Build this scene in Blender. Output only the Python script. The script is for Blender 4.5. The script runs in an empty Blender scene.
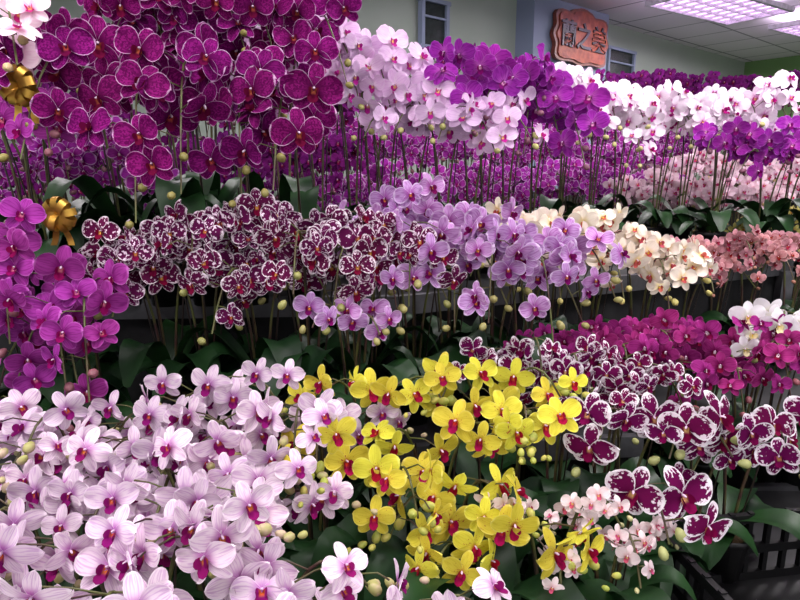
import bpy, math, numpy as np
from mathutils import Vector
rng=np.random.default_rng(7)
scene=bpy.context.scene
scene.view_settings.view_transform='Standard'

# ------------------------------------------------------------ materials
def newmat(name):
    m=bpy.data.materials.new(name); m.use_nodes=True
    nt=m.node_tree; nt.nodes.clear()
    return m,nt
def c4(c): return (c[0],c[1],c[2],1)
def srgb(r,g,b):
    f=lambda v:(v/255/12.92) if v/255<0.04045 else ((v/255+0.055)/1.055)**2.4
    return (f(r),f(g),f(b))
class NB:
    def __init__(s,nt): s.nt=nt
    def n(s,t,**k):
        x=s.nt.nodes.new(t)
        for a,b in k.items(): setattr(x,a,b)
        return x
    def l(s,a,b): s.nt.links.new(a,b)
    def math(s,op,a,b=None,clamp=False):
        x=s.n('ShaderNodeMath',operation=op); x.use_clamp=clamp
        for i,v in enumerate((a,b)):
            if v is None: continue
            if hasattr(v,'links'): s.l(v,x.inputs[i])
            else: x.inputs[i].default_value=v
        return x.outputs[0]
    def mapr(s,v,a,b,c=0.0,d=1.0):
        x=s.n('ShaderNodeMapRange',interpolation_type='SMOOTHSTEP')
        s.l(v,x.inputs[0])
        for i,q in zip((1,2,3,4),(a,b,c,d)): x.inputs[i].default_value=q
        return x.outputs[0]
    def mix(s,f,a,b,mode='MIX'):
        x=s.n('ShaderNodeMix',data_type='RGBA',blend_type=mode)
        if hasattr(f,'links'): s.l(f,x.inputs[0])
        else: x.inputs[0].default_value=f
        for i,v in ((6,a),(7,b)):
            if hasattr(v,'links'): s.l(v,x.inputs[i])
            else: x.inputs[i].default_value=c4(v)
        return x.outputs[2]
    def noise(s,vec,scale,detail=2):
        x=s.n('ShaderNodeTexNoise'); x.inputs['Scale'].default_value=scale; x.inputs['Detail'].default_value=detail
        if vec is not None: s.l(vec,x.inputs['Vector'])
        return x.outputs[0]
def petal_mat(name,base,center,rim,rimw=0.12,rimn=0.0,cen=(0.05,0.5),vein=None,veina=0.0,spot=None,spota=0.0,spots=6.0,transl=0.24,rimamt=0.7,spotfade=0.0,soft=0.035):
    m,nt=newmat(name); b=NB(nt)
    uv=b.n('ShaderNodeUVMap'); uv.uv_map='UVMap'
    sep=b.n('ShaderNodeSeparateXYZ'); b.l(uv.outputs[0],sep.inputs[0])
    at=b.n('ShaderNodeAttribute',attribute_name='rnd'); r=at.outputs['Fac']
    u,v=sep.outputs[0],sep.outputs[1]
    x=b.math('ABSOLUTE',b.math('SUBTRACT',b.math('MULTIPLY',u,2.0),1.0))
    mx=b.math('MAXIMUM',x,v)
    cv=b.n('ShaderNodeCombineXYZ'); b.l(b.math('ADD',u,b.math('MULTIPLY',r,37.0)),cv.inputs[0]); b.l(v,cv.inputs[1]); b.l(b.math('MULTIPLY',r,91.0),cv.inputs[2])
    nz=b.noise(cv.outputs[0],spots,2)
    col=b.mix(b.mapr(v,cen[0],cen[1]),center,base)
    if vein is not None:
        vv=b.n('ShaderNodeCombineXYZ'); b.l(b.math('ADD',b.math('MULTIPLY',u,13.0),b.math('MULTIPLY',r,50.0)),vv.inputs[0]); b.l(b.math('MULTIPLY',v,1.6),vv.inputs[1])
        vf=b.mapr(b.noise(vv.outputs[0],1.0,1),0.47,0.62)
        vf=b.math('MULTIPLY',vf,veina)
        col=b.mix(vf,col,vein)
    if spot is not None:
        t=0.62-0.25*spota
        nn=b.math('SUBTRACT',nz,b.math('MULTIPLY',mx,spotfade)) if spotfade else nz
        sf=b.mapr(nn,t,t+soft)
        col=b.mix(sf,col,spot)
    mm=b.math('ADD',mx,b.math('MULTIPLY',b.math('SUBTRACT',nz,0.5),rimn))
    rf=b.mapr(mm,1-rimw,1-0.4*rimw)
    rf=b.math('MULTIPLY',rf,rimamt)
    col=b.mix(rf,col,rim)
    h=b.n('ShaderNodeHueSaturation'); b.l(col,h.inputs['Color'])
    b.l(b.mapr(r,0.0,1.0,0.8,1.1),h.inputs['Value'])
    b.l(b.mapr(b.math('FRACT',b.math('MULTIPLY',r,7.3)),0,1,0.488,0.512),h.inputs['Hue'])
    p=b.n('ShaderNodeBsdfPrincipled'); p.inputs['Roughness'].default_value=0.85
    p.inputs['Specular IOR Level'].default_value=0.06
    b.l(h.outputs[0],p.inputs['Base Color'])
    bm=b.n('ShaderNodeBump'); bm.inputs['Strength'].default_value=0.15; bm.inputs['Distance'].default_value=0.001
    b.l(nz,bm.inputs['Height']); b.l(bm.outputs[0],p.inputs['Normal'])
    tr=b.n('ShaderNodeBsdfTranslucent'); b.l(h.outputs[0],tr.inputs[0])
    ms=b.n('ShaderNodeMixShader'); ms.inputs[0].default_value=transl
    b.l(p.outputs[0],ms.inputs[1]); b.l(tr.outputs[0],ms.inputs[2])
    o=b.n('ShaderNodeOutputMaterial'); b.l(ms.outputs[0],o.inputs[0])
    return m
def simple(name,col,rough=0.5,metal=0.0,var=0.15,scale=20,emit=None,es=0,col2=None,bump=0.0,spec=0.5):
    m,nt=newmat(name); b=NB(nt)
    tc=b.n('ShaderNodeTexCoord')
    nz=b.noise(tc.outputs['Object'],scale,3)
    c2=col2 if col2 else tuple(max(0,c*(1-var*2)) for c in col)
    cc=b.mix(b.mapr(nz,0.35,0.68),col,c2)
    p=b.n('ShaderNodeBsdfPrincipled'); b.l(cc,p.inputs['Base Color'])
    p.inputs['Roughness'].default_value=rough; p.inputs['Metallic'].default_value=metal
    p.inputs['Specular IOR Level'].default_value=spec
    if emit: p.inputs['Emission Color'].default_value=c4(emit); p.inputs['Emission Strength'].default_value=es
    if bump:
        bm=b.n('ShaderNodeBump'); bm.inputs['Strength'].default_value=bump; bm.inputs['Distance'].default_value=0.01
        b.l(nz,bm.inputs['Height']); b.l(bm.outputs[0],p.inputs['Normal'])
    o=b.n('ShaderNodeOutputMaterial'); b.l(p.outputs[0],o.inputs[0])
    return m
M_col=simple('orchid_column',srgb(225,195,220),0.6)
M_stem=simple('orchid_stem',srgb(84,90,42),0.5,col2=srgb(66,38,36))
M_leaf=simple('orchid_leaf',srgb(28,60,26),0.45,col2=srgb(12,34,16),scale=9,spec=0.3)
M_pot=simple('black_pot_plastic',srgb(22,22,24),0.4)
M_stake=simple('dark_wire_stake',srgb(40,28,24),0.4)
M_moss=simple('sphagnum_moss',srgb(90,70,45),0.9,scale=60,bump=0.6)
W=srgb(250,244,250)
K={}
def lipmat(n,a,bc): return petal_mat(n,a,bc,a,0.05,cen=(0.1,0.4),transl=0.1)
def kind(name,petal,lip,lipc,bud,shape='round',bud2=None):
    K[name]=dict(name=name,mats=[petal,lipmat(name+'_lip',lip,lipc),M_col,simple(name+'_bud',bud,0.55,scale=60,col2=bud2 or tuple(0.75*c for c in bud)),M_stem,M_leaf,M_pot,M_stake,M_moss],shape=shape)
kind('magenta_moth_orchid',petal_mat('magenta_rim_petal',srgb(132,24,108),srgb(78,6,58),srgb(222,176,218),0.075,0.1,vein=srgb(90,8,74),veina=0.8,spot=srgb(92,8,76),spota=0.45,spots=12,transl=0.18,rimamt=0.75),srgb(86,4,46),srgb(170,80,60),srgb(132,124,62))
kind('purple_moth_orchid',petal_mat('purple_petal',srgb(160,58,150),srgb(120,20,106),srgb(190,105,184),0.1,vein=srgb(120,24,110),veina=0.6),srgb(120,6,76),srgb(210,120,140),srgb(135,80,90))
kind('violet_moth_orchid',petal_mat('violet_petal',srgb(146,42,150),srgb(180,85,176),srgb(184,108,196),0.08,vein=srgb(106,18,116),veina=0.6),srgb(105,5,88),srgb(230,160,200),srgb(120,70,90))
kind('dark_purple_moth_orchid',petal_mat('dark_purple_petal',srgb(110,28,106),srgb(80,8,75),srgb(146,62,146),0.06,vein=srgb(78,10,78),veina=0.6),srgb(100,5,60),srgb(190,120,140),srgb(90,50,60))
kind('hot_purple_moth_orchid',petal_mat('hot_purple_petal',srgb(160,52,156),srgb(122,15,116),srgb(230,190,232),0.18,vein=srgb(118,16,116),veina=0.5),srgb(130,8,100),srgb(240,200,220),srgb(125,80,90))
kind('lavender_moth_orchid',petal_mat('lavender_petal',srgb(226,194,226),srgb(238,222,236),srgb(238,216,240),0.08,vein=srgb(208,156,210),veina=0.5),srgb(165,35,130),srgb(240,200,120),srgb(168,165,100))
kind('striped_lavender_moth_orchid',petal_mat('striped_lavender_petal',srgb(204,158,212),srgb(176,90,174),srgb(234,214,240),0.16,cen=(0.1,0.55),vein=srgb(160,92,168),veina=0.7),srgb(106,10,80),srgb(230,150,60),srgb(152,146,86))
kind('spotted_burgundy_moth_orchid',petal_mat('burgundy_spot_petal',srgb(236,214,230),srgb(240,224,234),srgb(244,232,240),0.14,0.5,cen=(0.05,0.2),spot=srgb(90,20,66),spota=0.98,spots=5.6,soft=0.04,rimamt=0.85),srgb(110,8,52),srgb(220,160,80),srgb(142,142,78))
kind('cream_moth_orchid',petal_mat('cream_petal',srgb(240,230,212),srgb(236,214,150),srgb(246,238,228),0.08,vein=srgb(230,206,198),veina=0.4),srgb(180,80,80),srgb(230,190,60),srgb(190,180,104))
kind('white_purple_lip_moth_orchid',petal_mat('white_pink_petal',srgb(246,232,244),srgb(210,115,188),srgb(250,242,250),0.06,cen=(0.02,0.38),vein=srgb(236,204,232),veina=0.45),srgb(150,15,110),srgb(230,180,120),srgb(188,182,120))
kind('white_moth_orchid',petal_mat('white_petal',srgb(244,241,244),srgb(240,240,228),W,0.06),srgb(240,225,180),srgb(235,200,60),srgb(185,190,120))
kind('dusty_red_moth_orchid',petal_mat('dusty_red_petal',srgb(196,140,146),srgb(150,76,86),srgb(220,180,180),0.14,vein=srgb(168,100,110),veina=0.55),srgb(130,26,46),srgb(200,120,70),srgb(150,100,80))
kind('pale_pink_moth_orchid',petal_mat('pale_pink_petal',srgb(238,212,222),srgb(222,158,190),srgb(246,230,238),0.08,vein=srgb(226,176,202),veina=0.4),srgb(180,40,110),srgb(235,190,100),srgb(190,165,120))
kind('miniature_blush_moth_orchid',petal_mat('blush_petal',srgb(238,222,222),srgb(224,190,190),srgb(246,238,234),0.1,vein=srgb(226,190,200),veina=0.4),srgb(185,80,110),srgb(230,200,120),srgb(186,182,130))
kind('miniature_lilac_moth_orchid',petal_mat('lilac_petal',srgb(238,220,232),srgb(182,106,178),srgb(246,234,242),0.1,cen=(0.06,0.5),vein=srgb(204,158,206),veina=0.65),srgb(122,18,92),srgb(205,110,50),srgb(160,160,92),'star',srgb(188,166,142))
kind('yellow_moth_orchid',petal_mat('yellow_petal',srgb(228,218,76),srgb(196,126,50),srgb(236,230,120),0.12,cen=(0.03,0.2),spot=srgb(170,76,50),spota=0.26,spots=12,spotfade=0.22,vein=srgb(208,194,50),veina=0.5),srgb(146,14,56),srgb(200,78,40),srgb(152,164,66),'star',srgb(182,174,84))
kind('yellow_green_moth_orchid',petal_mat('yellow_green_petal',srgb(222,218,128),srgb(200,190,90),srgb(235,235,170),0.08),srgb(200,150,60),srgb(220,180,60),srgb(170,180,90),'star')
kind('purple_spotted_white_moth_orchid',petal_mat('purple_blotch_petal',srgb(242,228,238),srgb(236,200,225),W,0.15,0.25,cen=(0.05,0.2),spot=srgb(106,16,76),spota=2.65,spots=7.0,spotfade=0.62,soft=0.05,rimamt=1.0),srgb(110,6,62),srgb(230,180,120),srgb(165,170,106))
kind('miniature_magenta_moth_orchid',petal_mat('mini_magenta_petal',srgb(164,50,128),srgb(108,10,74),srgb(188,90,156),0.08,vein=srgb(128,20,92),veina=0.6),srgb(106,5,52),srgb(240,220,230),srgb(130,70,78))

# ------------------------------------------------------------ mesh builder
class MB:
    def __init__(s): s.V=[];s.F=[];s.U=[];s.M=[];s.R=[];s.n=0
    def raw(s,V,F,U,Mi,r=0.5):
        s.V.append(V);s.F.append(F+s.n);s.U.append(U);s.M.append(Mi);s.R.append(np.full(len(V),r));s.n+=len(V)
    def grid(s,P,mat,r=0.5,closed=False):
        V,F,U=gridmesh(P,closed); s.raw(V,F,U,np.full(len(F),mat,int),r)
    def build(s,name,mats,coll=None):
        V=np.concatenate(s.V);F=np.concatenate(s.F);U=np.concatenate(s.U);Mi=np.concatenate(s.M);R=np.concatenate(s.R)
        org=np.array([V[:,0].mean(),V[:,1].mean(),V[:,2].min()])
        me=bpy.data.meshes.new(name)
        me.vertices.add(len(V)); me.vertices.foreach_set('co',(V-org).ravel().astype(np.float32))
        me.loops.add(len(F)*4); me.loops.foreach_set('vertex_index',F.ravel().astype(np.int32))
        me.polygons.add(len(F)); me.polygons.foreach_set('loop_start',(np.arange(len(F))*4).astype(np.int32))
        me.polygons.foreach_set('material_index',Mi.astype(np.int32))
        me.polygons.foreach_set('use_smooth',np.ones(len(F),bool))
        ul=me.uv_layers.new(name='UVMap'); ul.data.foreach_set('uv',U[F.ravel()].ravel().astype(np.float32))
        a=me.attributes.new('rnd','FLOAT','POINT'); a.data.foreach_set('value',R.astype(np.float32))
        for m in mats: me.materials.append(m)
        me.update(calc_edges=True); me.validate()
        ob=bpy.data.objects.new(name,me); scene.collection.objects.link(ob); ob.location=org
        return ob
def gridmesh(P,closed=False):
    m,n=P.shape[:2]; V=P.reshape(-1,3)
    i=np.arange(m-1)[:,None]; nj=n if closed else n-1; j=np.arange(nj)[None,:]; j2=(j+1)%n
    F=np.stack([i*n+j,i*n+j2,(i+1)*n+j2,(i+1)*n+j],-1).reshape(-1,4)
    vv,uu=np.meshgrid(np.linspace(0,1,m),np.linspace(0,1,n),indexing='ij')
    return V,F,np.stack([uu,vv],-1).reshape(-1,2)
def nrm(v): v=np.asarray(v,float); return v/np.linalg.norm(v)
def petal(L,Wd,d,z0,nt,ns,g,refl=0.12,ruf=0.03,c=0.55,claw=0.14,nv=(0,0,1),fold=0.1,base=(0,0,0),pw=1.0,twist=0.0):
    d=nrm(d); nv=np.array(nv,float); nv=nrm(nv-d*np.dot(nv,d)); ac=np.cross(nv,d)
    t=(1-np.cos(np.pi*np.linspace(0.02,0.985,nt)))/2
    prof=np.where(t<c,claw+(1-claw)*np.sin(np.pi/2*np.clip(t/c,0,1))**pw,np.sqrt(np.clip(1-((t-c)/(1-c))**2,0,1)))
    s=np.linspace(-1,1,ns); T,S=np.meshgrid(t,s,indexing='ij'); Pf=prof[:,None]
    ph=g.uniform(0,6.28); ph2=g.uniform(0,6.28)
    z=z0-refl*L*T**2+fold*Wd*(S**2)*Pf+ruf*L*np.sin(2.6*S+ph)*T+ruf*0.6*L*np.sin(6*T+ph2+S*2)*abs(S)+twist*Wd*S*Pf*T
    P=(np.array(base)+d*(T*L)[...,None]+ac*(Wd*Pf*S)[...,None]+nv*z[...,None])
    V,F,U=gridmesh(P); U=np.stack([(S*0.5+0.5).ravel(),T.ravel()],-1)
    return V,F,U
def ellip(cen,ax,L,R,nr=5,nc=6,sk=0.0):
    ax=nrm(ax); h=np.array([0,0,1.]) if abs(ax[2])<0.9 else np.array([1.,0,0]); a=nrm(np.cross(ax,h)); b=np.cross(ax,a)
    th=np.linspace(0.08,np.pi-0.08,nr); ph=np.linspace(0,2*np.pi,nc,endpoint=False)
    T,Ph=np.meshgrid(th,ph,indexing='ij')
    rr=R*np.sin(T)*(1+sk*np.cos(T))
    return np.array(cen)+ax*(-L*np.cos(T))[...,None]+a*(rr*np.cos(Ph))[...,None]+b*(rr*np.sin(Ph))[...,None]
def flower_template(shape,hi,seed):
    g=np.random.default_rng(seed)
    Vs=[];Fs=[];Us=[];Ms=[];n=0
    def add(t,m):
        nonlocal n
        V,F,U=t; Vs.append(V);Fs.append(F+n);Us.append(U);Ms.append(np.full(len(F),m,int)); n+=len(V)
    nt,ns=(11,9) if hi else (7,5)
    if shape=='round': PW,SW,PL,SL,pc=0.262,0.145,0.52,0.47,0.58
    else: PW,SW,PL,SL,pc=0.205,0.13,0.50,0.47,0.6
    def D(a,z=0.0): return (math.cos(math.radians(a)),math.sin(math.radians(a)),z)
    j=lambda s=5:g.uniform(-s,s)
    rf=g.uniform(0.0,0.3); tl=g.uniform(-0.05,0.38)
    add(petal(SL,SW,D(90+j(),g.uniform(-.2,.15)),-0.015,nt,max(5,ns-2),g,rf,0.025,c=0.58,claw=0.35,fold=0.25),0)
    add(petal(SL,SW,D(-52+j(),g.uniform(-.15,.2)),-0.015,nt,max(5,ns-2),g,rf,0.025,c=0.5,claw=0.4,fold=0.25),0)
    add(petal(SL,SW,D(-128+j(),g.uniform(-.15,.2)),-0.015,nt,max(5,ns-2),g,rf,0.025,c=0.5,claw=0.4,fold=0.25),0)
    rf2=g.uniform(-0.1,0.35); pa=g.uniform(5,20); tw=g.uniform(-.3,.3)
    add(petal(PL,PW,D(pa+j(),tl),0.012,nt,ns,g,rf2,0.055,c=pc,claw=0.1,fold=g.uniform(-.05,.25),twist=tw),0)
    add(petal(PL,PW,D(180-pa+j(),tl),0.012,nt,ns,g,rf2,0.055,c=pc,claw=0.1,fold=g.uniform(-.05,.25),twist=-tw),0)
    a,b=(6,5) if hi else (4,3)
    q=1.35
    add(petal(0.2*q,0.075*q,(0,-0.85,0.5),0,a,b,g,-0.15,0.02,c=0.62,claw=0.4,nv=(0,0.5,0.8),fold=0.3,base=(0,-0.02,0.02)),1)
    add(petal(0.13*q,0.06*q,(0.65,0.0,0.65),0,a,b,g,-0.4,0.0,c=0.55,nv=(-0.6,0.1,0.7),claw=0.5,base=(0.015,-0.04,0.02)),1)
    add(petal(0.13*q,0.06*q,(-0.65,0.0,0.65),0,a,b,g,-0.4,0.0,c=0.55,nv=(0.6,0.1,0.7),claw=0.5,base=(-0.015,-0.04,0.02)),1)
    add(gridmesh(ellip((0,0.02,0.06),(0,-0.1,1),0.06,0.026,5,6),True),2)
    return np.concatenate(Vs),np.concatenate(Fs),np.concatenate(Us),np.concatenate(Ms)
NT=9
TM={(s,h):[flower_template(s,h,11+i) for i in range(NT)] for s in('round','star') for h in(True,False)}
def tube(P,R,nc=5):
    P=np.asarray(P,float); k=len(P); R=np.broadcast_to(R,(k,)); T=np.gradient(P,axis=0); T/=np.linalg.norm(T,axis=1)[:,None]+1e-9
    ref=np.array([0.9,0.3,0.1]); a=np.cross(T,ref); a/=np.linalg.norm(a,axis=1)[:,None]+1e-9; b=np.cross(T,a)
    ph=np.linspace(0,2*np.pi,nc,endpoint=False)
    return P[:,None,:]+(R[:,None]*np.cos(ph))[...,None]*a[:,None,:]+(R[:,None]*np.sin(ph))[...,None]*b[:,None,:]
def lathe(c,prof,nc=16):
    ph=np.linspace(0,2*np.pi,nc,endpoint=False)
    return np.array([[[c[0]+r*math.cos(p),c[1]+r*math.sin(p),c[2]+z] for p in ph] for r,z in prof])
def put_flower(mb,shape,hi,pos,n,S,roll,g):
    V,F,U,Mi=TM[(shape,hi)][g.integers(NT)]
    n=nrm(n); r=nrm(np.cross((0,0,1.),n)); u=np.cross(n,r)
    ca,sa=math.cos(roll),math.sin(roll); r2=ca*r+sa*u; u2=-sa*r+ca*u
    mb.raw(V@np.stack([r2,u2,n])*S+pos,F,U,Mi,g.uniform())
def bez(P,t):
    t=t[:,None]; return (1-t)**3*P[0]+3*(1-t)**2*t*P[1]+3*(1-t)*t*t*P[2]+t**3*P[3]
def spike(mb,b,H,reach,az,drop,nfl,S,kd,hi,g,face,nb=3,t0=0.45,lat=0.5,wild=0.3):
    d=np.array([math.cos(az),math.sin(az),0]); up=np.array([0,0,1.])
    P=[b,b+up*H*0.75+d*reach*0.05,b+d*reach*0.4+up*(H*1.22),b+d*reach+up*(H-drop)]
    C=bez(P,np.linspace(0,1,14))
    mb.grid(tube(C,np.linspace(0.0034,0.0018,14),5),4,closed=True)
    e=C[6]; mb.grid(tube([b+[0.006,0.004,-0.02],(b+e)/2+[0.004,0,0],e+[0.002,0.003,0.01]],0.0019,4),7,closed=True)
    side=np.cross(d,up)
    if abs(np.dot(side,face))>0.75: side2=nrm(np.cross(face,up))*0.8+side*0.2
    else: side2=side
    side2=nrm(side2-face*np.dot(side2,face)*0.8)
    ts=np.linspace(t0,0.92,nfl); pts=bez(P,ts)
    for i,p in enumerate(pts):
        sg=1 if i%2 else -1
        sc=S*(1-0.22*i/max(1,nfl))*g.uniform(0.88,1.14)
        off=side2*sg*lat*sc*g.uniform(0.7,1.25)+face*sc*g.uniform(0.1,0.8)+up*sc*g.uniform(-0.3,0.3)
        pos=p+off
        n=nrm(face+side2*sg*g.uniform(0.0,0.8)+g.normal(0,wild,3)+up*g.uniform(-0.3,0.15))
        put_flower(mb,kd['shape'],hi,pos,n,sc,g.normal(0,0.25),g)
        if hi or i%2==0:
            mid=(p+pos)/2+up*sc*0.12
            mb.grid(tube([p,mid,pos-n*0.01*1],0.0013,4),4,closed=True)
    Pb=bez(P,np.linspace(0.95,1.0,max(2,nb)))
    for i in range(nb):
        p=Pb[i%len(Pb)]+d*0.012*i+g.normal(0,0.004,3)+side2*(0.012 if i%2 else -0.012)
        q=nrm(d+g.normal(0,0.4,3)-up*0.3); rb=min(S,0.08)*(0.11-0.011*i)
        mb.grid(ellip(p+q*rb,q,rb*1.35,max(rb,0.0028),6,7,-0.15),3,g.uniform(),True)
def leaf(mb,b,az,L,Wd,rise,g,nt=9,ns=5):
    t=np.linspace(0,1,nt); d=np.array([math.cos(az),math.sin(az),0]); sd=np.array([-d[1],d[0],0])
    prof=(0.35+0.65*np.sin(np.pi/2*np.clip(t/0.5,0,1)))*np.sqrt(np.clip(1-((t-0.5).clip(0)/0.51)**2.4,0.0,1))
    cen=b+d*(L*t*(1-0.15*t))[:,None]+np.array([0,0,1])*(rise*np.sin(t*2.3)-0.25*L*t**3)[:,None]
    s=np.linspace(-1,1,ns); tw=g.uniform(-0.4,0.4)
    P=cen[:,None,:]+sd*(Wd*prof[:,None]*s)[...,None]+np.array([0,0,1])*(Wd*prof[:,None]*(0.3*np.abs(s)+tw*s*t[:,None]))[...,None]
    mb.grid(P,5,g.uniform())
def plant(kn,head,zb,nsp=2,nfl=9,S=0.07,reach=0.22,drop=0.12,az=-90,azs=35,hi=None,t0=0.45,nb=2,leaves=6,potR=0.05,lat=0.5,facez=0.1,leafL=0.2,hv=0.04,base=None,azlist=None,facex=0.0,wild=0.33,rise=0.07):
    kd=K[kn]; g=rng; head=np.array(head,float)
    if hi is None: hi=head[1]<1.65
    azr=math.radians(az); d=np.array([math.cos(azr),math.sin(azr)])
    bx=head[:2]-d*reach*0.6 if base is None else np.array(base,float)
    ph=0.11; c=np.array([bx[0],bx[1],zb+0.001])
    mb=MB()
    r=potR
    mb.grid(lathe(c,[(0.004,0),(r*0.72,0),(r*0.95,ph*0.88),(r*1.06,ph*0.88),(r*1.06,ph),(r*0.96,ph),(r*0.93,ph*0.86)],14),6,closed=True)
    mb.grid(lathe(c,[(r*0.94,ph*0.84),(r*0.5,ph*0.93),(0.003,ph*0.95)],10),8,closed=True)
    top=c+[0,0,ph*0.92]
    a0=g.uniform(0,6.28)
    for i in range(leaves):
        leaf(mb,top+[0,0,0.008*i-0.005],a0+i*2.6+g.normal(0,0.25),leafL*g.uniform(0.75,1.15),0.035*g.uniform(0.85,1.2),rise*g.uniform(0.5,1.5),g)
    H=head[2]-top[2]+drop*0.45
    face=nrm(np.array([facex-0.12*head[0],-1,facez]))
    for i in range(nsp):
        if azlist: a=math.radians(azlist[i%len(azlist)])
        else:
            a=azr+math.radians(azs)*( (i-(nsp-1)/2)*2/max(1,nsp-1) if nsp>1 else g.uniform(-1,1)*0.5)+g.normal(0,0.12)
        b=top+np.array([math.cos(a),math.sin(a),0])*0.012
        spike(mb,b,H+g.uniform(-hv,hv),reach*g.uniform(0.85,1.15),a,drop*g.uniform(0.8,1.2),max(3,int(nfl+g.integers(-1,2))),S,kd,hi,g,face,nb,t0,lat,wild)
    return mb.build(kn,kd['mats'])
def row(kn,a,b,n,zb,jit=0.03,**k):
    a=np.array(a,float);b=np.array(b,float)
    for i in range(n):
        t=i/(n-1) if n>1 else 0.5
        p=a+(b-a)*t+rng.uniform(-jit,jit,3)*[1,1,0.7]
        plant(kn,p,zb,**k)

B1,B2,B2b,B3,B4,B5=0.78,1.0,0.95,1.28,1.1,1.45
# ---- tall cascading magenta
row('magenta_moth_orchid',(-0.68,1.28,1.78),(-0.24,1.28,1.735),5,B3,nsp=1,nfl=9,S=0.112,reach=0.28,drop=0.34,azs=30,potR=0.055,leafL=0.24,t0=0.40,lat=0.52,leaves=7,rise=0.13,base=None)
row('magenta_moth_orchid',(-0.70,1.48,1.95),(-0.30,1.50,1.92),5,B3,nsp=2,nfl=7,S=0.112,reach=0.25,drop=0.28,azs=40,potR=0.055,t0=0.42,hi=True,lat=0.55,leaves=7,rise=0.13)
plant('pale_pink_moth_orchid',(-0.84,1.2,1.90),B3,nsp=2,nfl=6,S=0.09,reach=0.3,drop=0.14)
plant('purple_moth_orchid',(-0.82,1.24,1.74),B3,nsp=2,nfl=5,S=0.08,reach=0.3,drop=0.14)
row('hot_purple_moth_orchid',(-1.02,1.5,1.63),(-0.66,1.5,1.60),4,B3,nsp=2,nfl=8,S=0.06,reach=0.15,drop=0.14)
# ---- left foreground cascades
for x,y,z in((-0.78,1.10,1.47),(-0.70,1.06,1.39),(-0.62,1.06,1.32),(-0.72,1.10,1.26)):
    plant('purple_moth_orchid',(x,y,z),B2,nsp=2,nfl=7,S=0.08,reach=0.2,drop=0.3,azs=30,lat=0.58)
# ---- middle tier
row('spotted_burgundy_moth_orchid',(-0.54,1.16,1.435),(-0.12,1.18,1.43),5,B2,nsp=3,nfl=8,S=0.076,reach=0.19,drop=0.18,azs=75,rise=0.1,hv=0.055,lat=0.58)
row('striped_lavender_moth_orchid',(-0.08,1.28,1.45),(0.33,1.32,1.425),5,B2,nsp=3,nfl=7,S=0.08,reach=0.19,drop=0.2,azs=70,rise=0.1,hv=0.055,lat=0.58)
plant('striped_lavender_moth_orchid',(-0.10,1.10,1.335),B2,nsp=2,nfl=3,S=0.065,reach=0.1,drop=0.04)
row('cream_moth_orchid',(0.34,1.52,1.41),(0.66,1.52,1.385),4,B2b,nsp=3,nfl=8,S=0.077,reach=0.18,drop=0.18,azs=70,rise=0.1,lat=0.58)
row('dusty_red_moth_orchid',(0.82,1.84,1.35),(1.30,1.9,1.34),5,B2b,nsp=3,nfl=9,S=0.055,reach=0.18,drop=0.1,azs=70)
row('yellow_green_moth_orchid',(1.42,2.25,1.41),(1.75,2.3,1.41),3,B2b,nsp=3,nfl=8,S=0.055,reach=0.16,drop=0.08,azs=70)
# ---- upper centre
row('lavender_moth_orchid',(-0.24,1.72,1.92),(-0.07,1.74,1.88),3,B3,nsp=2,nfl=7,S=0.10,reach=0.22,drop=0.22,hv=0.02)
row('lavender_moth_orchid',(-0.06,1.68,1.78),(0.22,1.72,1.75),4,B3,nsp=2,nfl=6,S=0.095,reach=0.22,drop=0.13,hv=0.02)
row('violet_moth_orchid',(0.24,1.82,1.82),(0.44,1.80,1.79),3,B3,nsp=2,nfl=8,S=0.108,reach=0.26,drop=0.24,azs=25,hv=0.02)
row('white_purple_lip_moth_orchid',(0.60,2.12,1.83),(1.22,2.25,1.80),6,B3,nsp=3,nfl=8,S=0.094,reach=0.24,drop=0.2)
row('violet_moth_orchid',(1.14,2.02,1.69),(1.42,2.1,1.69),3,B3,nsp=2,nfl=7,S=0.085,reach=0.22,drop=0.12)
# ---- back masses
row('hot_purple_moth_orchid',(-0.45,2.38,1.52),(1.0,2.62,1.53),12,B4,nsp=3,nfl=9,S=0.075,reach=0.18,drop=0.24,leaves=4)
row('hot_purple_moth_orchid',(-0.5,2.62,1.68),(1.15,2.85,1.68),12,B4,nsp=3,nfl=8,S=0.078,reach=0.2,drop=0.26,leaves=4)
row('hot_purple_moth_orchid',(-0.6,3.0,1.80),(1.6,3.25,1.78),13,B4,nsp=3,nfl=8,S=0.08,reach=0.24,drop=0.3,leaves=4)
row('dark_purple_moth_orchid',(-1.6,2.3,1.60),(-0.3,2.3,1.64),10,B4,nsp=3,nfl=10,S=0.08,reach=0.2,drop=0.34,leaves=4)
row('dark_purple_moth_orchid',(-1.9,2.75,1.9),(-0.3,2.75,1.9),9,B4,nsp=3,nfl=10,S=0.085,reach=0.24,drop=0.4,leaves=4)
row('dark_purple_moth_orchid',(0.25,3.2,2.12),(0.6,3.3,2.10),3,B4,nsp=3,nfl=8,S=0.075,reach=0.2,drop=0.2,leaves=4)
row('pale_pink_moth_orchid',(0.95,2.52,1.51),(1.95,2.65,1.50),10,B4,nsp=3,nfl=9,S=0.066,reach=0.18,drop=0.16,leaves=4)
row('pale_pink_moth_orchid',(1.2,2.95,1.62),(2.3,3.1,1.60),8,B4,nsp=3,nfl=8,S=0.07,reach=0.2,drop=0.16,leaves=4)
row('dark_purple_moth_orchid',(0.8,3.9,2.10),(3.1,4.1,2.14),15,B5,nsp=3,nfl=9,S=0.08,reach=0.25,drop=0.26,leaves=4)
row('lavender_moth_orchid',(1.3,3.5,1.78),(2.9,3.7,1.78),9,B4,nsp=3,nfl=8,S=0.08,reach=0.25,drop=0.25,leaves=4)
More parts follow.
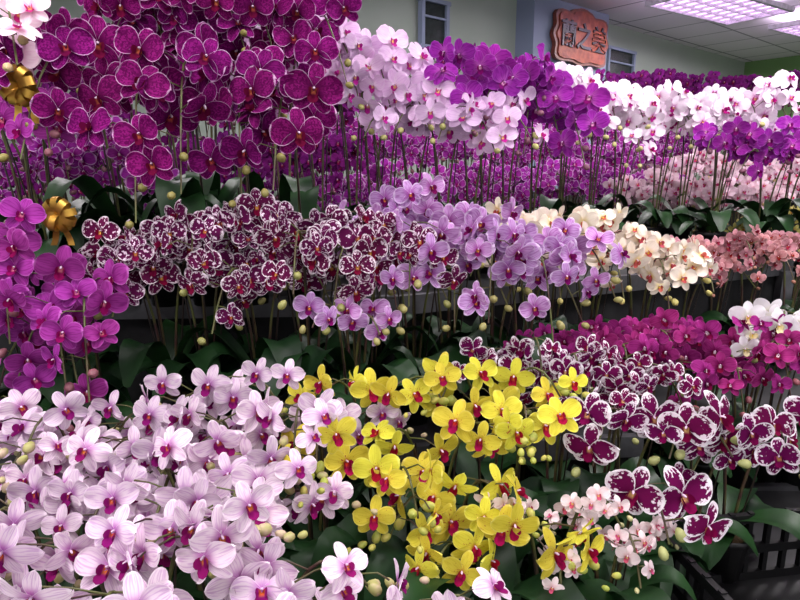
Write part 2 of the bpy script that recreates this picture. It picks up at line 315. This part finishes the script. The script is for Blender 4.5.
# ---- right lower
row('purple_spotted_white_moth_orchid',(0.25,1.16,1.22),(0.44,1.14,1.20),3,B1,nsp=3,nfl=6,S=0.064,reach=0.14,drop=0.12,azs=80)
row('miniature_magenta_moth_orchid',(0.44,1.32,1.185),(0.84,1.34,1.175),6,B1,nsp=3,nfl=7,S=0.066,reach=0.16,drop=0.14,azs=80,lat=0.58)
row('white_moth_orchid',(0.93,1.38,1.25),(1.06,1.40,1.21),3,B1,nsp=2,nfl=6,S=0.085,reach=0.16,drop=0.12)
for x,y,z,kk,nf,sz in((0.40,0.88,1.08,1,3,0.1),(0.43,0.97,1.165,2,3,0.09),(0.57,0.97,1.16,2,4,0.082),(0.66,1.0,1.12,2,4,0.076)):
    plant('purple_spotted_white_moth_orchid',(x,y,z),B1,nsp=kk,nfl=nf,S=sz,reach=0.16,drop=0.1,azs=45,t0=0.6,leafL=0.18,leaves=6,lat=0.5,wild=0.2,rise=0.05)
# ---- front lilac
F=dict(nsp=3,nfl=6,S=0.073,reach=0.13,drop=0.06,azs=100,nb=5,leafL=0.18,facez=0.25,t0=0.5,lat=0.68,wild=0.36)
row('miniature_lilac_moth_orchid',(-0.60,0.87,1.165),(-0.18,0.90,1.18),5,B1,**F)
row('miniature_lilac_moth_orchid',(-0.52,0.70,1.17),(-0.20,0.72,1.16),4,B1,**F)
row('miniature_lilac_moth_orchid',(-0.42,0.54,1.17),(-0.18,0.55,1.155),3,B1,**F)
plant('miniature_lilac_moth_orchid',(-0.02,0.54,1.10),B1,**dict(F,nsp=2,nfl=5,hv=0.01))
# ---- yellow
for x,y,z,kk in((-0.04,0.98,1.225,2),(-0.13,0.88,1.18,1),(-0.02,0.86,1.16,1),(0.06,0.92,1.165,2),(0.17,1.02,1.24,2),(0.22,0.98,1.18,1),(0.08,0.84,1.11,2),(0.13,0.78,1.06,2)):
    plant('yellow_moth_orchid',(x,y,z),B1,nsp=kk,nfl=4,S=0.076,reach=0.12,drop=0.06,azs=55,nb=6,facez=0.2,t0=0.55,wild=0.36,hv=0.02,leafL=0.24,leaves=7,rise=0.1,lat=0.6)
row('miniature_blush_moth_orchid',(0.24,0.79,1.05),(0.31,0.82,1.05),2,B1,nsp=3,nfl=7,S=0.036,reach=0.1,drop=0.06,azs=90,facez=0.3)

# ------------------------------------------------------------ hard surfaces
def polyprism(name,pts,z0,z1,mat,parent=None):
    n=len(pts); V=[(x,y,z0) for x,y in pts]+[(x,y,z1) for x,y in pts]
    Fc=[tuple(range(n))[::-1],tuple(range(n,2*n))]+[(i,(i+1)%n,n+(i+1)%n,n+i) for i in range(n)]
    me=bpy.data.meshes.new(name); me.from_pydata(V,[],Fc); me.materials.append(mat); me.update()
    o=bpy.data.objects.new(name,me); scene.collection.objects.link(o)
    if parent: o.parent=parent
    return o
def box(name,c,s,mat,rot=0,parent=None,bev=0.0):
    x,y,z=[q/2 for q in s]
    V=[(a*x,b*y,d*z) for a in(-1,1) for b in(-1,1) for d in(-1,1)]
    Fc=[(0,1,3,2),(4,6,7,5),(0,4,5,1),(2,3,7,6),(0,2,6,4),(1,5,7,3)]
    me=bpy.data.meshes.new(name); me.from_pydata(V,[],Fc); me.materials.append(mat); me.update()
    o=bpy.data.objects.new(name,me); scene.collection.objects.link(o); o.location=c; o.rotation_euler=(0,0,rot)
    if bev: md=o.modifiers.new('b','BEVEL'); md.width=bev; md.segments=2
    if parent: o.parent=parent
    return o
def empty(name,loc=(0,0,0)):
    e=bpy.data.objects.new(name,None); scene.collection.objects.link(e); e.location=loc; return e
M_wall=simple('pale_green_paint',srgb(160,172,160),0.8,scale=2,var=0.03)
M_green=simple('green_paint',srgb(112,150,92),0.8,scale=2,var=0.04)
M_blue=simple('pale_blue_paint',srgb(132,144,168),0.7,scale=2,var=0.03)
M_floor=simple('dark_tile_floor',srgb(60,58,56),0.5,scale=4)
M_bench=simple('bench_metal',srgb(90,90,94),0.45,metal=0.5)
M_tray=simple('bench_tray',srgb(40,40,42),0.6)
M_undershade=simple('underbench_shade_black',srgb(22,22,25),0.9,scale=40)  # near-black colour standing in for the darkness under the benches
M_crate=simple('black_crate_plastic',srgb(18,18,20),0.4)
M_dark=simple('dark_glass',srgb(40,48,48),0.2)
CZ=3.1; A40=math.radians(40)
room=[(-3.5,-2.5),(7.9,-2.5),(7.9,5.15),(4.8,8.85),(0.2,5.0),(-3.5,5.0)]
polyprism('floor',room,-0.05,0.0,M_floor)
m,nt=newmat('ceiling_tiles'); b=NB(nt); tc=b.n('ShaderNodeTexCoord'); mp=b.n('ShaderNodeMapping'); mp.inputs['Rotation'].default_value=(0,0,-A40)
b.l(tc.outputs['Object'],mp.inputs[0]); br=b.n('ShaderNodeTexBrick'); br.offset=0
br.inputs['Color1'].default_value=c4(srgb(236,226,238)); br.inputs['Color2'].default_value=c4(srgb(230,220,234)); br.inputs['Mortar'].default_value=c4(srgb(150,140,158))
br.inputs['Scale'].default_value=1; br.inputs['Brick Width'].default_value=0.6; br.inputs['Row Height'].default_value=0.6; br.inputs['Mortar Size'].default_value=0.012
b.l(mp.outputs[0],br.inputs['Vector']); p=b.n('ShaderNodeBsdfPrincipled'); p.inputs['Roughness'].default_value=0.9; b.l(br.outputs[0],p.inputs['Base Color'])
o=b.n('ShaderNodeOutputMaterial'); b.l(p.outputs[0],o.inputs[0]); M_ceil=m
polyprism('ceiling',room,CZ,CZ+0.05,M_ceil)
def wallseg(name,a,bb,mat,th=0.1):
    a=np.array(a,float);bb=np.array(bb,float); d=bb-a; L=np.linalg.norm(d); d/=L; nn=np.array([d[1],-d[0]])
    return polyprism(name,[tuple(a),tuple(bb),tuple(bb+nn*th),tuple(a+nn*th)],0,CZ,mat)
wallseg('wall_left',(-3.5,5.0),(-3.5,-2.5),M_wall,0.1)
wallseg('wall_back',(0.2,5.0),(-3.5,5.0),M_wall)
wallseg('wall_angled',(4.8,8.85),(0.2,5.0),M_wall)
wallseg('wall_green',(7.9,5.15),(4.8,8.85),M_green)
wallseg('wall_right',(7.9,-2.5),(7.9,5.15),M_wall)
wd=np.array([math.cos(A40),math.sin(A40)]); wn=np.array([wd[1],-wd[0]])
def onwall(s,off): q=np.array([0.2,5.0])+wd*s+wn*off; return q
q=onwall(1.65,0.1); box('column_beam',(q[0],q[1],CZ/2),(1.15,0.2,CZ-0.01),M_blue,A40)
def window(name,q,z,w,h,rot):
    e=empty(name,(q[0],q[1],z)); 
    for nm,c,s,mt in(('glass',(0,0,0),(w,0.02,h),M_dark),('frame_top',(0,-0.01,h/2),(w+0.06,0.05,0.03),M_blue),('frame_bottom',(0,-0.01,-h/2),(w+0.06,0.05,0.03),M_blue),('frame_left',(-w/2,-0.01,0),(0.03,0.05,h),M_blue),('frame_right',(w/2,-0.01,0),(0.03,0.05,h),M_blue),('mullion',(0,-0.01,0.05),(w,0.04,0.015),M_blue)):
        o=box(nm,c,s,mt,0,e)
    e.rotation_euler=(0,0,rot)
window('window_1',onwall(0.05,0.03),2.72,0.26,0.34,A40)
window('window_2',onwall(2.75,0.03),2.68,0.5,0.36,A40)
q=onwall(1.72,0.235); sg=empty('wooden_sign',(q[0],q[1],2.80)); sg.rotation_euler=(0,0,A40)
M_sign=simple('carved_red_wood',srgb(176,84,60),0.5,scale=14,col2=srgb(134,48,40),bump=0.4)
M_signt=simple('sign_lettering',srgb(50,35,60),0.4)
M_signb=simple('sign_border',srgb(130,64,50),0.4)
def plaque(name,sc,y0,y1,mat):
    pts=[];N=56
    for i in range(N):
        a=2*math.pi*i/N; ca,sa=math.cos(a),math.sin(a)
        k=(abs(ca)**5+abs(sa)**5)**(-1/5); w=1+0.05*math.cos(8*a)
        pts.append((0.42*k*ca*w*sc,(0.22+0.03*(abs(ca)<0.35 and sa>0))*k*sa*w*sc))
    n=N; V=[(x,y0,z) for x,z in pts]+[(x,y1,z) for x,z in pts]
    Fc=[tuple(range(n)),tuple(range(n,2*n))[::-1]]+[(i,n+i,n+(i+1)%n,(i+1)%n) for i in range(n)]
    me=bpy.data.meshes.new(name); me.from_pydata(V,[],Fc); me.materials.append(mat)
    o=bpy.data.objects.new(name,me); scene.collection.objects.link(o); o.parent=sg
plaque('border',1.0,-0.02,0.02,M_signb); plaque('panel',0.9,-0.032,-0.01,M_sign)
tx=bpy.data.curves.new('lettering','FONT'); tx.body='蘭之美'; tx.size=0.24; tx.extrude=0.006; tx.align_x='CENTER'; tx.align_y='CENTER'; tx.offset=0.004
to=bpy.data.objects.new('lettering',tx); scene.collection.objects.link(to); to.parent=sg; to.location=(0,-0.04,0); to.rotation_euler=(math.pi/2,0,0); tx.materials.append(M_signt)
def bench(name,pts,z,shade_sides=()):
    e=empty(name); polyprism('top',pts,z-0.02,z,M_tray,e)
    n=len(pts); cx=sum(p[0] for p in pts)/n; cy=sum(p[1] for p in pts)/n
    for i,(x,y) in enumerate(pts):
        x+= 0.04*(1 if x<cx else -1); y+=0.04*(1 if y<cy else -1)
        box('leg_%d'%(i+1),(x,y,(z-0.02)/2),(0.04,0.04,z-0.02),M_bench,0,e)
        x2,y2=pts[(i+1)%n]; x1,y1=pts[i]
        L=math.hypot(x2-x1,y2-y1); an=math.atan2(y2-y1,x2-x1)
        box('rail_%d'%(i+1),((x1+x2)/2,(y1+y2)/2,z-0.012),(L,0.02,0.05),M_bench,an,e)
        if i in shade_sides:  # added black sheet in place of the shade below this bench edge
            mb=MB(); k=int(L/0.02); s=np.linspace(0.01,L-0.01,k); zz=np.array([z-0.03,z*0.5,0.01])
            fold=0.012*np.sin(s*60)
            P=np.zeros((3,k,3))
            for a in range(3):
                P[a,:,0]=x1+math.cos(an)*s-math.sin(an)*(fold*(0.3+a*0.4)+0.012); P[a,:,1]=y1+math.sin(an)*s+math.cos(an)*(fold*(0.3+a*0.4)+0.012); P[a,:,2]=zz[a]
            mb.grid(P,0); o=mb.build('underbench_shade_sheet',[M_undershade]); o.parent=e
bench('display_bench',[(-1.5,0.35),(1.6,0.35),(1.6,1.45),(0.5,1.45),(0.5,1.2),(-1.5,1.02)],B1,(0,))
bench('display_bench',[(-1.6,1.06),(0.55,1.28),(0.55,1.62),(0,1.48),(-1.6,1.36)],B2,(0,1))
bench('display_bench',[(0.58,1.5),(2.6,1.6),(2.6,2.7),(1.45,2.6),(1.42,2.1),(0.58,1.78)],B2b,(0,))
bench('display_bench',[(-1.8,1.39),(0,1.5),(1.4,2.13),(1.4,2.5),(-1.8,2.2)],B3,(0,1,2))
bench('display_bench',[(-2.2,2.3),(1.4,2.56),(3.5,2.8),(3.5,3.9),(-2.2,3.6)],B4,(0,1))
bench('display_bench',[(-1.0,3.65),(3.6,3.95),(3.6,4.5),(-1.0,4.3)],B5,(0,))
def crate(c,rot):
    e=empty('black_plastic_crate',c); e.rotation_euler=(0,0,rot); w,d,h=0.46,0.32,0.16
    box('base',(0,0,0.006),(w,d,0.01),M_crate,0,e)
    for z in(0.02,h*0.5,h-0.012):
        for sy in(-1,1): box('rail_x',(0,sy*d/2,z),(w,0.012,0.018),M_crate,0,e)
        for sx in(-1,1): box('rail_y',(sx*w/2,0,z),(0.012,d,0.018),M_crate,0,e)
    for i in range(12):
        x=-w/2+w*i/11
        for sy in(-1,1): box('slat',(x,sy*d/2,h/2),(0.01,0.01,h),M_crate,0,e)
    for i in range(9):
        y=-d/2+d*i/8
        for sx in(-1,1): box('slat',(sx*w/2,y,h/2),(0.01,0.01,h),M_crate,0,e)
crate((0.74,0.92,B1+0.002),0.15)
crate((1.25,0.95,B1+0.002),-0.1)
mb=MB(); mb.grid(lathe((-0.78,1.43,B3+0.002),[(0.003,0),(0.035,0),(0.05,0.07),(0.056,0.07),(0.056,0.09),(0.049,0.09),(0.047,0.075),(0.003,0.075)],24),0,closed=True)
mb.build('terracotta_pot',[simple('terracotta',srgb(176,84,66),0.6)])
M_gold=simple('gold_foil_ribbon',srgb(205,160,70),0.4,metal=0.8,scale=30)
def bow(c,R):
    mb=MB(); c=np.array(c)
    for i in range(9):
        a=i*2*math.pi/9+0.2; el=rng.uniform(-0.2,0.9)
        d=np.array([math.cos(a)*math.cos(el),-abs(math.sin(el))*0.8,math.sin(a)]); d=nrm(d); sdv=nrm(np.cross(d,(0.2,1,0.1)))
        t=np.linspace(0,2*np.pi,13); nv=np.cross(d,sdv)
        P=c+d*(R*(0.5-0.5*np.cos(t)))[:,None]+nv*(0.35*R*np.sin(t))[:,None]
        mb.grid(np.stack([P-sdv*0.2*R*1.0,P+sdv*0.2*R],1),0)
    for s in(-1,1):
        t=np.linspace(0,1,9); P=c+np.stack([s*0.5*R*t,-0.1*R*np.sin(6*t),-1.7*R*t],-1)
        mb.grid(np.stack([P-[0.18*R,0,0],P+[0.18*R,0,0]],1),0)
    mb.build('gold_ribbon_bow',[M_gold])
bow((-0.66,1.17,1.52),0.035); bow((-0.72,1.2,1.76),0.04)
# ---------------------------------------------- light fixtures
M_pan=simple('louver_diffuser',(0.9,0.75,1.0),0.5,emit=(0.92,0.6,1.0),es=2.2)
M_fr=simple('fixture_frame',srgb(225,220,230),0.4)
fx=[(2.75,5.55),(4.3,6.4),(3.6,3.6),(0.6,3.3),(-1.6,2.6),(1.2,1.2),(-1.0,0.2),(1.2,-1.0)]
en=[36,36,48,46,36,50,46,32]
FZ=CZ-0.09  # hung below the ceiling to leave room for the added upward fill
for i,(x,y) in enumerate(fx):
    e=empty('ceiling_light_fixture',(x,y,FZ)); rt=math.radians(33)
    box('diffuser',(0,0,-0.012),(1.2,0.56,0.01),M_pan,0,e)
    for s in(-1,1):
        box('frame_long',(0,s*0.29,-0.02),(1.24,0.03,0.04),M_fr,0,e); box('frame_short',(s*0.61,0,-0.02),(0.03,0.6,0.04),M_fr,0,e)
        box('hanger',(s*0.4,0,0.045),(0.02,0.02,0.09),M_fr,0,e)
    for k in range(9): box('louver',(-0.5+k*0.125,0,-0.028),(0.008,0.56,0.02),M_fr,0,e)
    for s in(-0.14,0,0.14): box('louver_long',(0,s,-0.028),(1.2,0.008,0.02),M_fr,0,e)
    e.rotation_euler=(0,0,rt)
    for up in(0,1):  # downward: fixture's own lamp; upward: fill added to brighten the ceiling
        l=bpy.data.lights.new('fixture_lamp_and_added_fill','AREA'); l.shape='RECTANGLE'; l.size=1.15; l.size_y=0.55; l.energy=en[i] if not up else 12; l.color=(1,0.96,0.95)
        lo=bpy.data.objects.new('fixture_lamp_and_added_fill',l); scene.collection.objects.link(lo); lo.parent=e
        lo.location=(0,0,-0.05) if not up else (0,0,0.01); lo.rotation_euler=(math.pi if up else 0,0,0)
w=bpy.data.worlds.new('daylight'); scene.world=w; w.use_nodes=True
w.node_tree.nodes['Background'].inputs[0].default_value=(0.98,0.98,1.0,1); w.node_tree.nodes['Background'].inputs[1].default_value=1.25
cam=bpy.data.cameras.new('camera'); co=bpy.data.objects.new('camera',cam); scene.collection.objects.link(co)
co.location=(0,0,1.6); co.rotation_euler=(math.radians(78),0,0); cam.lens=27; cam.sensor_width=36; cam.clip_start=0.02
scene.camera=co
print('DONE')
